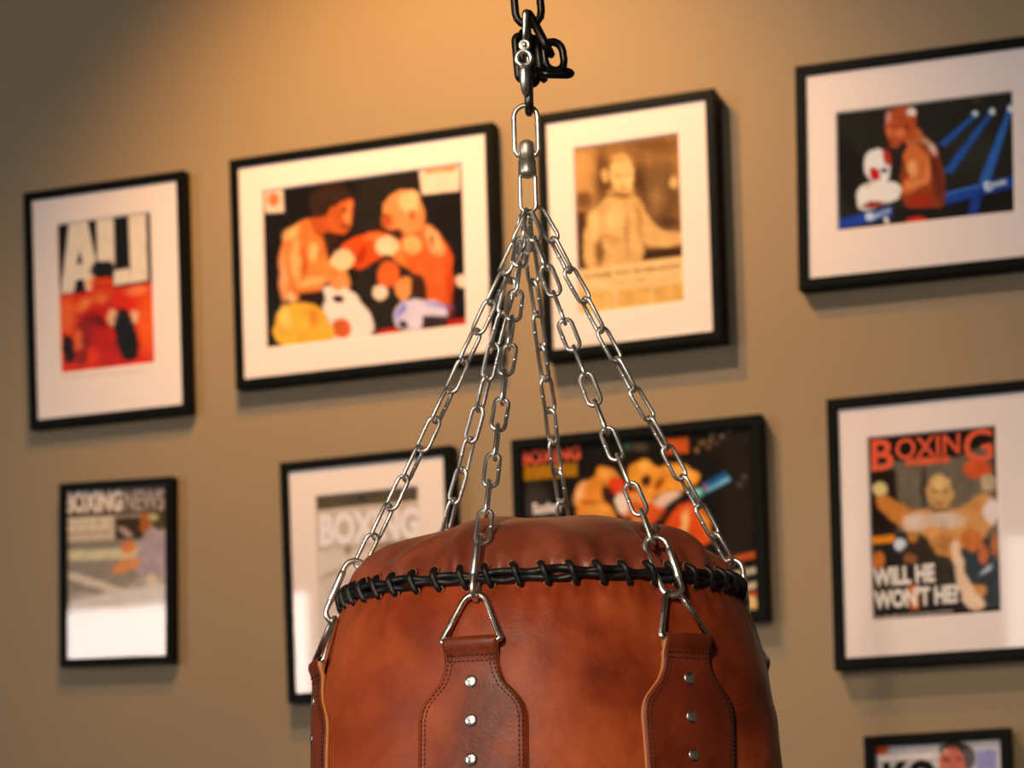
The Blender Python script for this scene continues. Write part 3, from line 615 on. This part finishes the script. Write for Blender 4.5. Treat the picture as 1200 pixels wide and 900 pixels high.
for A, B in zip(rings, rings[1:]):
    for k in range(NPH): bm.faces.new((A[k], A[(k+1) % NPH], B[(k+1) % NPH], B[k]))
bm.faces.new(rings[-1])
bmesh.ops.recalc_face_normals(bm, faces=bm.faces)
obj('top_panel', bm, M['leather_top'], bag)
# lacing: two running strands and the cross stitches
bm = bmesh.new(); NL = 480
for sgn in (1, -1):
    pts = []
    for k in range(NL):
        ph = 2*PI*k/NL
        w1 = math.sin(NST/2*ph+(0 if sgn > 0 else PI))
        p = unit(ph)*(RS+.0038+.0012*math.cos(NST*ph))
        p.z = H0-.0004+sz(ph)+sgn*.0026+.0012*w1+.0010*math.sin(7*ph+sgn); pts.append(p)
    tube(bm, pts, .0033, True, 8)
lace = obj('lacing_cord', bm, M['cord'], bag)
bm = bmesh.new()
zt, zb = .0090, -.0086
def sp(ph, z, off):
    r = (dome(ph, math.asin(max(0, z)/HD)).xy.length if z > 0 else Rb(z)); p = unit(ph)*(r+off); p.z = H0+z+sz(0); return p
dphi = .018
pts = [sp(-dphi-.004, zt+.001, -.003), sp(-dphi, zt, .0012), sp(-dphi*.8, zt*.80, .0042), sp(-dphi*.3, zt*.35, .0074), sp(dphi*.3, zb*.35, .0072), sp(dphi*.8, zb*.80, .0036), sp(dphi, zb, .0010), sp(dphi+.004, zb-.001, -.003)]
fine = []
for i in range(len(pts)-1):
    p0 = pts[max(i-1, 0)]; p1 = pts[i]; p2 = pts[i+1]; p3 = pts[min(i+2, len(pts)-1)]
    for t in (0, .33, .66):
        fine.append(.5*((2*p1)+(p2-p0)*t+(2*p0-5*p1+4*p2-p3)*t*t+(3*p1-p0-3*p2+p3)*t**3))
fine.append(pts[-1])
tube(bm, fine, .0029, False, 8)
st_me = None
for i in range(NST):
    if st_me is None:
        o = obj('cross_stitch', bm, M['cord'], lace); st_me = o.data
    else:
        o = bpy.data.objects.new('cross_stitch', st_me); COL.objects.link(o); o.parent = lace
    o.rotation_euler = (0, 0, 2*PI*i/NST + rs.uniform(-.006, .006)); o.location.z = sz(2*PI*i/NST)-sz(0)
# eyelet holes around the seam
bm = bmesh.new()
for sg, dp, z in ((1, -dphi, zt), (-1, dphi, zb)):
    c = sp(dp, z, .0004); n = unit(dp); t = tang(dp)
    tube(bm, [c+t*(.0033*math.cos(a))+Vector((0, 0, .0028*math.sin(a))) for a in np.linspace(0, 2*PI, 12, endpoint=False)], .0009, True, 6)
e_me = None
for i in range(NST):
    if e_me is None:
        o = obj('eyelet', bm, M['eyerim'], lace); e_me = o.data
    else:
        o = bpy.data.objects.new('eyelet', e_me); COL.objects.link(o); o.parent = lace
    o.rotation_euler = (0, 0, 2*PI*i/NST); o.location.z = sz(2*PI*i/NST)-sz(0)

# straps with rivets, stitching and triangular rings
PHI = [math.radians(d) for d in (-75, -141, -17.5, 168, 34.5, 106)]
ZR = -.0620                       # ring bar height below the seam
def hw(s):
    s = s+.005
    return float(np.interp(s, [0, .024, .032, .040, .047, .054, .060, .068, .24, .262, .276, .284], [.0235, .0235, .0255, .0295, .036, .0425, .0458, .0478, .0478, .043, .030, .010]))
def spos(ph0, a, s, off):
    z = ZR-s; R = Rb(z)+off; ph = ph0+a/R
    zz = z; R2 = Rb(zz)+wob(ph, zz)+off
    p = unit(ph)*R2; p.z = H0+zz; return p
def soff(s): return .0045+.0075*math.exp(-(max(s, 0)/.010)**2)
strap_label = ['brown leather strap on the left side of the bag, seen edge on', None, 'brown leather strap at front left with three nickel rivets', None, 'darker brown leather strap at front right', None]
RING_APEX = []
for i, p0 in enumerate(PHI):
    bm = bmesh.new(); NS, NA = 90, 22
    ss = list(np.linspace(0, .284, NS)); top = []; bot = []
    for j, s in enumerate(ss):
        w = hw(s)
        # top edge of the loop rounds over the bar
        top.append([bm.verts.new(spos(p0, w*(2*k/NA-1), s, soff(s)-(.0012 if k in (0, NA) else 0))) for k in range(NA+1)])
        bot.append([bm.verts.new(spos(p0, w*(2*k/NA-1), s, .0002 if s > .012 else .003)) for k in range(NA+1)])
    for A, B in zip(top, top[1:]):
        for k in range(NA): bm.faces.new((A[k], B[k], B[k+1], A[k+1])).material_index = 0
    for A, B in zip(bot, bot[1:]):
        for k in range(NA): bm.faces.new((A[k], A[k+1], B[k+1], B[k])).material_index = 0
    for j in range(NS-1):
        bm.faces.new((top[j][0], bot[j][0], bot[j+1][0], top[j+1][0])).material_index = 1
        bm.faces.new((top[j][NA], top[j+1][NA], bot[j+1][NA], bot[j][NA])).material_index = 1
    # folded loop over the bar
    loop_pts = 8
    prev = top[0]
    for q in range(1, loop_pts+1):
        a = PI*q/loop_pts
        ctr = .0070; rad = .0052
        row = []
        if q == loop_pts: row = bot[0]
        else:
            for k in range(NA+1):
                P = spos(p0, hw(0)*(2*k/NA-1), -rad*math.sin(a)*.9, ctr+rad*math.cos(a)); row.append(bm.verts.new(P))
        for k in range(NA): bm.faces.new((prev[k], prev[k+1], row[k+1], row[k]))
        prev = row
    for k in range(NA): bm.faces.new((top[-1][k], bot[-1][k], bot[-1][k+1], top[-1][k+1])).material_index = 1
    bmesh.ops.recalc_face_normals(bm, faces=bm.faces)
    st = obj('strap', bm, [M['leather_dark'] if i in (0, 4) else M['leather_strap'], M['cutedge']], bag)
    if strap_label[i]: st['label'] = strap_label[i]
    # stitching (small dashes of thread)
    bm = bmesh.new()
    def dash(a0, s0, a1, s1):
        P = [spos(p0, a0+(a1-a0)*t, s0+(s1-s0)*t, soff(s0+(s1-s0)*t)+h) for t, h in ((0, -.0004), (.25, .00035), (.75, .00035), (1, -.0004))]
        tube(bm, P, .00048, False, 5)
    for ins in (.0034, .0068):
        for sd in (-1, 1):
            s = .010
            while s < .262:
                s2 = s+.0026
                # keep a constant arc length on the flare
                k = abs(hw(s2)-hw(s)); f = 1/math.sqrt(1+(k/.0026)**2)
                s2 = s+.0026*f; dash(sd*(hw(s)-ins/f**.5), s, sd*(hw(s2)-ins/f**.5), s2); s += .0040*f
    for s in (.0118, .0165):
        a = -.0195
        while a < .0185: dash(a, s, a+.0026, s); a += .0040
    obj('stitching', bm, M['thread'], st)
    # rivets
    for n in range(7):
        s = .0335+.0325*n
        c = spos(p0, 0, s, soff(s)-.0003); nrm = unit(p0); 
        nrm = (nrm+Vector((0, 0, (Rb(ZR-s-.004)-Rb(ZR-s+.004))/.008*1.0))).normalized()
        tx = tang(p0); ty = nrm.cross(tx)
        bm = bmesh.new()
        lathe(bm, [(0.0054, 0), (.0056, .0005), (.0050, .0010), (.0038, .0015), (.0020, .0018), (0, .0019)], 20, frame3(c, tx, ty, nrm))
        bmesh.ops.recalc_face_normals(bm, faces=bm.faces)
        obj('rivet', bm, M['nickel'], st)
    # ring
    bar = unit(p0)*(Rb(ZR)+.0062); bar.z = H0+ZR
    zA = -.0215
    ap = unit(p0)*(Rb(zA)+.0042); ap.z = H0+zA
    tx = tang(p0); up = (ap-bar); Lr = up.length; up.normalize()
    cs = [(-.0245, 0), (.0245, 0), (0, Lr)]
    pts = []
    def arc(cx, cy, r, a0, a1, n):
        return [(cx+r*math.cos(math.radians(a0+(a1-a0)*t/n)), cy+r*math.sin(math.radians(a0+(a1-a0)*t/n))) for t in range(n+1)]
    rc, ra = .0034, .0115
    al = math.degrees(math.atan2(Lr, .0245-ra*.6))
    pts += arc(-.0245+rc*0.6, rc, rc, 180+(90-al)-0, 270, 5)
    pts += arc(.0245-rc*0.6, rc, rc, 270, 360-(90-al), 5)
    pts += arc(0, Lr-ra, ra, 90-al, 90+al, 10)
    bm = bmesh.new()
    tube(bm, [bar+tx*x+up*y for x, y in pts], .0028, True, 12)
    obj('triangle_ring', bm, M['nickel'], st)
    RING_APEX.append((ap, tx, up))

# ------------------------------------------------------------------ chains
def link_pts(L, W, n=7):
    """centre line of a straight-sided link; L,W centre-line length and width"""
    r = W/2; h = L/2-r; p = []
    for t in range(n+1): a = PI*t/n; p.append((r*math.cos(a), h+r*math.sin(a)))
    for t in range(n+1): a = PI+PI*t/n; p.append((r*math.cos(a), -h+r*math.sin(a)))
    return p
def link(parent, name, c, ax, wd, L, W, r, mat, weld=True, seg=9):
    bm = bmesh.new(); ax = ax.normalized(); wd = (wd-ax*wd.dot(ax)).normalized()
    tube(bm, [c+wd*x+ax*y for x, y in link_pts(L, W)], r, True, seg, up=ax.cross(wd))
    if weld:   # small weld seam on one side
        p = c+wd*(W/2)
        tube(bm, [p-ax*.0016, p-ax*.0006, p+ax*.0006, p+ax*.0016], [r*.9, r*1.16, r*1.16, r*.9], False, 9)
    return obj(name, bm, mat, parent)
APX_Z = at(620.5, 249, 2.2).z
APEX = Vector((AX.x, AX.y, APX_Z))
APEX = at(618.5, 248, 2.2)
bag_o = Vector((AX.x, AX.y, SEAM-H0))
chain_labels = [
 'leftmost silver chain, its open snap hook hanging beside the left edge of the bag',
 'silver chain second from left, dropping behind the left part of the bag top',
 'silver chain leading down to the front left ring of the bag',
 'silver chain hanging down behind the middle of the bag top',
 'silver chain leading down to the front right ring of the bag',
 'rightmost silver chain, its hook half hidden at the right edge of the bag']
hook_dir = {5: Vector((1, -.3, 0)), 4: Vector((1, .12, 0)), 0: Vector((-1, -.15, 0))}
twist = [.75, .3, .35, .9, .8, .15]
NLK, RW = 12, .0019
for i, (ap, tx, up) in enumerate(RING_APEX):
    ap = ap+bag_o; u = unit(PHI[i])
    S0 = APEX + Vector(((.001, -.001, -.002, -.002, -.001, .0085)[i], u.y*.004, .002 if i == 5 else -.002))
    d0 = (S0-ap); tot = d0.length; d0.normalize()
    HK = .056
    ch = thing('suspension_chain', chain_labels[i], 'chain', tuple(ap), 'silver chains spreading from the swivel to the bag')
    def place(o): o.matrix_parent_inverse = Matrix.Translation(-Vector(ch.location)); return o
    # snap hook, in the radial plane
    u2 = hook_dir.get(i, u); outw = (u2-d0*u2.dot(d0)).normalized()
    dc = d0; d0 = (d0+u*(.32 if i == 5 else 0)).normalized(); outw = (outw-d0*outw.dot(d0)).normalized()
    h0 = ap+outw*.001+d0*-.0035; hL = HK+.004
    wl, wt = .0086, .0104
    pts = []
    for t in range(9): a = -PI/2-PI/2+PI*t/8; pts.append((wl*math.cos(a), wl+wl*math.sin(a)))        # bottom bend, from -outw to +outw
    pts += [(wl+.0003, .020), (wl+.0010, .034)]
    for t in range(9): a = 0+PI*t/8; pts.append((wt*math.cos(a), hL-wt+wt*math.sin(a)))
    pts += [(-wl-.0010, .034), (-wl-.0003, .020)]
    bm = bmesh.new(); tube(bm, [h0+outw*x+d0*y for x, y in pts], .0026, True, 10, up=outw.cross(d0))
    hk = place(obj('snap_hook', bm, M['zinc'], ch))
    bm = bmesh.new(); g0 = h0+outw*(wl+.0001)+d0*.016; g1 = h0+outw*(wt-.0003)+d0*.046
    tube(bm, [g0, g0*.97+g1*.03, g0*.15+g1*.85, g1*.97+g0*.03, g1], [.0026, .0032, .0032, .0030, .0022], False, 12)
    side = outw.cross(d0); hp = g0*.85+g1*.15
    tube(bm, [hp-side*.0034, hp-side*.0032, hp+side*.0032, hp+side*.0034], [.0007, .0011, .0011, .0007], False, 8)
    obj('gate', bm, M['zinc'], hk)
    E0 = h0+d0*(hL-.0035)
    dd = S0-E0; Lt = dd.length; dd.normalize(); pitch = Lt/NLK
    sag = (Vector((0, 0, -1))-dd*(-dd.z)).normalized()
    for k in range(NLK):
        t = (k+.5)/NLK
        c = E0+dd*(pitch*(k+.5)) + sag*((.0055, .0045, .0035, .0045, .0060, .0015)[i]*math.sin(PI*t)) + Vector((random.uniform(-1, 1), random.uniform(-1, 1), 0))*.0004
        roll = twist[i]+(k % 2)*PI/2+random.uniform(-.16, .16)
        e1 = tang(PHI[i]); e1 = (e1-dd*e1.dot(dd)).normalized(); e2 = dd.cross(e1)
        wd = e1*math.cos(roll)+e2*math.sin(roll)
        ax = (dd+e1*random.uniform(-.03, .03)+e2*random.uniform(-.03, .03)).normalized()
        place(link(ch, 'link', c, ax, wd, pitch+2*RW*1.02, .0122, RW, M['zinc']))

# swivel above the chains
def P(x, y, dy=0): return at(x, y, 2.2+dy)
sv = thing('swivel', 'steel swivel with a loop above and below, joining the silver chains', 'swivel', tuple(P(618, 187)))
def placed(o, root): o.matrix_parent_inverse = Matrix.Translation(-Vector(root.location)); return o
SW = P(617.5, 187); zU = Vector((0, 0, 1)); xU = Vector((1, 0, 0)); yU = Vector((0, 1, 0))
pm = 2.2/F
bm = bmesh.new()
lathe(bm, [(0, .0175), (.0036, .0172), (.0062, .0155), (.0074, .012), (.0074, .0004), (.0066, 0)], 24, Matrix.Translation(SW))
bmesh.ops.recalc_face_normals(bm, faces=bm.faces)
placed(obj('swivel_cap', bm, M['satin'], sv), sv)
bm = bmesh.new()
lathe(bm, [(.0066, -.0004), (.0080, -.0008), (.0084, -.012), (.0080, -.0145), (.0050, -.0160), (0, -.0162)], 24, Matrix.Translation(SW))
bmesh.ops.recalc_face_normals(bm, faces=bm.faces)
placed(obj('swivel_body', bm, M['satin'], sv), sv)
tp = (at(618, 121, 2.2)-SW).z
bm = bmesh.new(); hwid = .0108
path = [(-.0052, .0030), (-.0085, .0042), (-hwid, .0085), (-hwid, .020), (-hwid, tp-hwid-.003)]
path += [(-hwid*math.cos(PI*t/10), tp-hwid-.002+hwid*math.sin(PI*t/10)) for t in range(11)]
path += [(hwid, tp-hwid-.003), (hwid, .020), (hwid, .0085), (.0085, .0042), (.0052, .0030)]
tube(bm, [SW+xU*a+zU*b2 for a, b2 in path], .0022, False, 12)
placed(obj('upper_loop', bm, M['zinc'], sv), sv)
bt = (APEX-SW).z-.001; lw = .0070
path = [(-lw+.001, -.0125), (-lw, -.017), (-lw, bt+lw+.002)]+[(-lw*math.cos(PI*t/10), bt+lw-lw*math.sin(PI*t/10)) for t in range(11)]+[(lw, bt+lw+.002), (lw, -.017), (lw-.001, -.0125)]
bm = bmesh.new(); tube(bm, [SW+xU*a+zU*b2 for a, b2 in path], .0019, False, 12)
placed(obj('lower_loop', bm, M['zinc'], sv), sv)

# dark spring hook carrying the swivel
kb = thing('spring_hook', 'dark spring hook with a silver gate, hanging between black chain and swivel', 'hook', tuple(P(616, 70)))
zt_, zb_ = P(618, 17).z, P(618, 131).z; C0 = P(618.5, 70)
Hh = zt_-zb_
def kp(y, z): return Vector((C0.x, C0.y+y, 0))+zU*(zb_+z)
pts = []
for t in range(11): a = PI+PI*t/10; pts.append((.0095*math.cos(a), .0095+.0095*math.sin(a)))
pts += [(.0105, .025), (.0118, .045), (.012, .062)]
for t in range(11): a = PI*t/10; pts.append((.0125*math.cos(a)-.0005, Hh-.0125+.0125*math.sin(a)))
pts += [(-.0128, .062), (-.0118, .045), (-.0105, .025)]
bm = bmesh.new()
Q = [kp(y, z) for y, z in pts]
tube(bm, Q, [.0038 if (z > .03) else .0040 for y, z in pts], True, 12, up=xU)
placed(obj('hook_body', bm, M['darksteel'], kb), kb)
# gate: stem, rivet eye and ring on the side facing the room
gx = -.0160
def kg(px, py, dy=gx): return at(px, py, 2.2+dy-.003)
bm = bmesh.new()
tube(bm, [kg(616, 13), kg(615.3, 17), kg(615, 24), kg(614.6, 34), kg(614.6, 47)], [.0024, .0031, .0024, .0019, .0018], False, 12)
gt = placed(obj('gate', bm, M['zinc'], kb), kb)
bm = bmesh.new(); c = kg(614.6, 53); R = .0040
tube(bm, [c+xU*(R*math.cos(a))+zU*(R*math.sin(a)) for a in np.linspace(0, 2*PI, 20, endpoint=False)], .0018, True, 8)
lathe(bm, [(0, .0034), (.0020, .0030), (.0030, .001), (.0030, -.001)], 16, frame3(c, xU, zU, -yU))
obj('gate_rivet', bm, M['zinc'], gt)
bm = bmesh.new(); c = kg(613.8, 68.5); R = .0066
tube(bm, [c+xU*(R*math.cos(a))+zU*(R*math.sin(a)) for a in np.linspace(0, 2*PI, 24, endpoint=False)], .0024, True, 10)
tube(bm, [kg(613.8, 77), kg(614, 84), kg(614.4, 92), kg(615, 104), kg(616.5, 113, -.0085)], [.0036, .0048, .0044, .0036, .0026], False, 12)
obj('eye_ring', bm, M['zinc'], gt)

# black chain: from the ceiling down to the hook, with its loose end looped back
bc = thing('ceiling_chain', 'heavy black chain from the ceiling, its loose end bunched beside the spring hook', 'chain', tuple(P(617, 20)))
BR = .0036
def bl(c, ax, wd, L=.047, W=.0210): return placed(link(bc, 'link', c, ax, wd, L, W, BR, M['blacksteel'], False, 12), bc)
l0 = P(618.5, 8)
z = zt_-.0062-BR*0+.047/2-.002
n = 0
c0 = Vector((P(618, 10).x, C0.y, z)); lean = Vector((-.06, 0, 1)).normalized()
cc = c0.copy()
while cc.z < HC-.045:
    bl(cc, lean if n == 0 else zU, (xU if n % 2 == 0 else yU), .050 if n == 0 else .047, .0235 if n == 0 else .021)
    cc = cc+zU*.0408; n += 1
# loose end
bl(P(633, 40, -.002), (P(623, 18, .004)-P(645, 60, -.006)), Vector((.25, 1, 0)), .044, .018)
bl(P(649, 66, -.004), zU+xU*-.12, xU+yU*.25, .0265, .0180)
bl(P(650, 85, .000), xU+yU*.25+zU*.03, yU-xU*.2+zU*.62, .0300, .0170)
bl(P(623, 72, .010), zU+xU*.08, xU+yU*.15, .042, .0110)
bl(P(611, 68, .010), zU+xU*-.06, xU+yU*.3, .040, .0092)
bl(P(617, 62, .019), zU+xU*-.03, xU+yU*.9, .038, .0115)
bl(P(634, 72, .008), zU+xU*-.10, xU*.3+yU, .032, .0150)
# ceiling eye
ce = thing('ceiling_eye_bolt', 'black eye bolt in the ceiling holding the heavy chain', 'eye bolt', (cc.x, cc.y, HC))
bm = bmesh.new(); lathe(bm, [(0, 0), (.03, 0), (.03, -.006), (.008, -.010), (.006, -.022), (0, -.022)], 20)
bmesh.ops.recalc_face_normals(bm, faces=bm.faces)
obj('mounting_plate', bm, M['blacksteel'], ce)
bm = bmesh.new(); zc_ = -.036
tube(bm, [(.0, .016*math.cos(a), zc_+.016*math.sin(a)) for a in np.linspace(0, 2*PI, 24, endpoint=False)], .004, True, 10)
obj('eye', bm, M['blacksteel'], ce)

# ------------------------------------------------------------------ lights
def spot(pos, target, energy, color, size_deg, blend, radius, label):
    d = (target-pos).normalized()
    L = bpy.data.lights.new('spot', 'SPOT'); L.energy = energy; L.color = color; L.spot_size = math.radians(size_deg)
    L.spot_blend = blend; L.shadow_soft_size = radius
    q = (-d).to_track_quat('Z', 'Y')
    root = thing('ceiling_spotlight', label, 'spotlight', (pos.x, pos.y, HC))
    lo = bpy.data.objects.new('spot_bulb', L); COL.objects.link(lo); lo.location = pos+d*.02; lo.rotation_euler = q.to_euler()
    zax = -d; xax = zax.orthogonal().normalized(); yax = zax.cross(xax)
    m4 = frame3(pos-Vector((pos.x, pos.y, HC)), xax, yax, zax)
    bm = bmesh.new()
    lathe(bm, [(.038, .0), (.045, -.002), (.046, .01), (.046, .10), (.03, .125), (0, .128)], 28, m4)
    lathe(bm, [(.038, .0), (.036, .03), (0, .03)], 28, m4)
    bmesh.ops.recalc_face_normals(bm, faces=bm.faces)
    obj('lamp_housing', bm, M['lampshell'], root)
    bm = bmesh.new(); top = Vector((0, 0, 0)); bot = m4 @ Vector((0, 0, .10))
    tube(bm, [top, top*.5+bot*.5, bot], .008, False, 10); lathe(bm, [(0, 0), (.04, 0), (.04, -.02), (0, -.02)], 20)
    obj('lamp_stem', bm, M['lampshell'], root)
    return lo
spot(wall(-.10, .88, 3.22), wall(-.08, 0, 2.32), 72, (1, .43, .01), 86, .85, .018, 'black ceiling spotlight aimed at the picture wall, nearer the wall')
spot(wall(0, 1.32, 3.22), wall(.10, 0, 1.85), 82, (1, .73, .53), 88, .8, .018, 'black ceiling spotlight aimed at the picture wall, farther from the wall')
spot(wall(0.8, 6.0, 3.22), Vector((AX.x, AX.y, SEAM-.02)), 400, (1, .74, .50), 26, .6, .05, 'added black key spotlight over the middle of the room, aimed at the punching bag')  # key light added out of view to brighten bag and chains
M['panel'] = emit('added_fill_glow', (1, .86, .68), 12)  # unseen glowing panels, added overhead to raise the general fill
for x, lb in ((-4.6, 'added square fill light panel overhead near the left wall'), (-1.0, 'added square fill light panel in the middle of the ceiling')):
    r_ = thing('added_fill_panel', lb, 'fill light', mat=frame3(wall(x, 5.5, HC), W_R, -W_N, Vector((0, 0, 1))), group='added fill light panels')
    bm = bmesh.new()
    for a in ((-.33, .33, .30, .33), (-.33, .33, -.33, -.30), (-.33, -.30, -.30, .30), (.30, .33, -.30, .30)): box(bm, *a, -.03, 0)
    bmesh.ops.recalc_face_normals(bm, faces=bm.faces); obj('fill_panel_frame', bm, M['winframe'], r_, smooth=False)
    bm = bmesh.new(); box(bm, -.30, .30, -.30, .30, -.02, -.01); bmesh.ops.recalc_face_normals(bm, faces=bm.faces)
    obj('fill_diffuser', bm, M['panel'], r_, smooth=False)
# faint sky outside
w = bpy.data.worlds.new('World'); S.world = w; w.use_nodes = True
w.node_tree.nodes['Background'].inputs[0].default_value = (.5, .6, .8, 1); w.node_tree.nodes['Background'].inputs[1].default_value = .4

# ------------------------------------------------------------------ camera
cd = bpy.data.cameras.new('Camera'); cam = bpy.data.objects.new('Camera', cd); COL.objects.link(cam); S.camera = cam
cam.matrix_world = frame3(CAM, cR, cU, -cF)
cd.sensor_width = 36; cd.lens = F*36/1200; cd.shift_y = (CY-450)/1200
cd.dof.use_dof = True; cd.dof.focus_distance = 2.04; cd.dof.aperture_fstop = 8.0; cd.clip_start = .05
S.view_settings.view_transform = 'Standard'; S.view_settings.look = 'None'
S.view_settings.gamma = 1; S.view_settings.use_curve_mapping = False
S.view_settings.exposure = 0
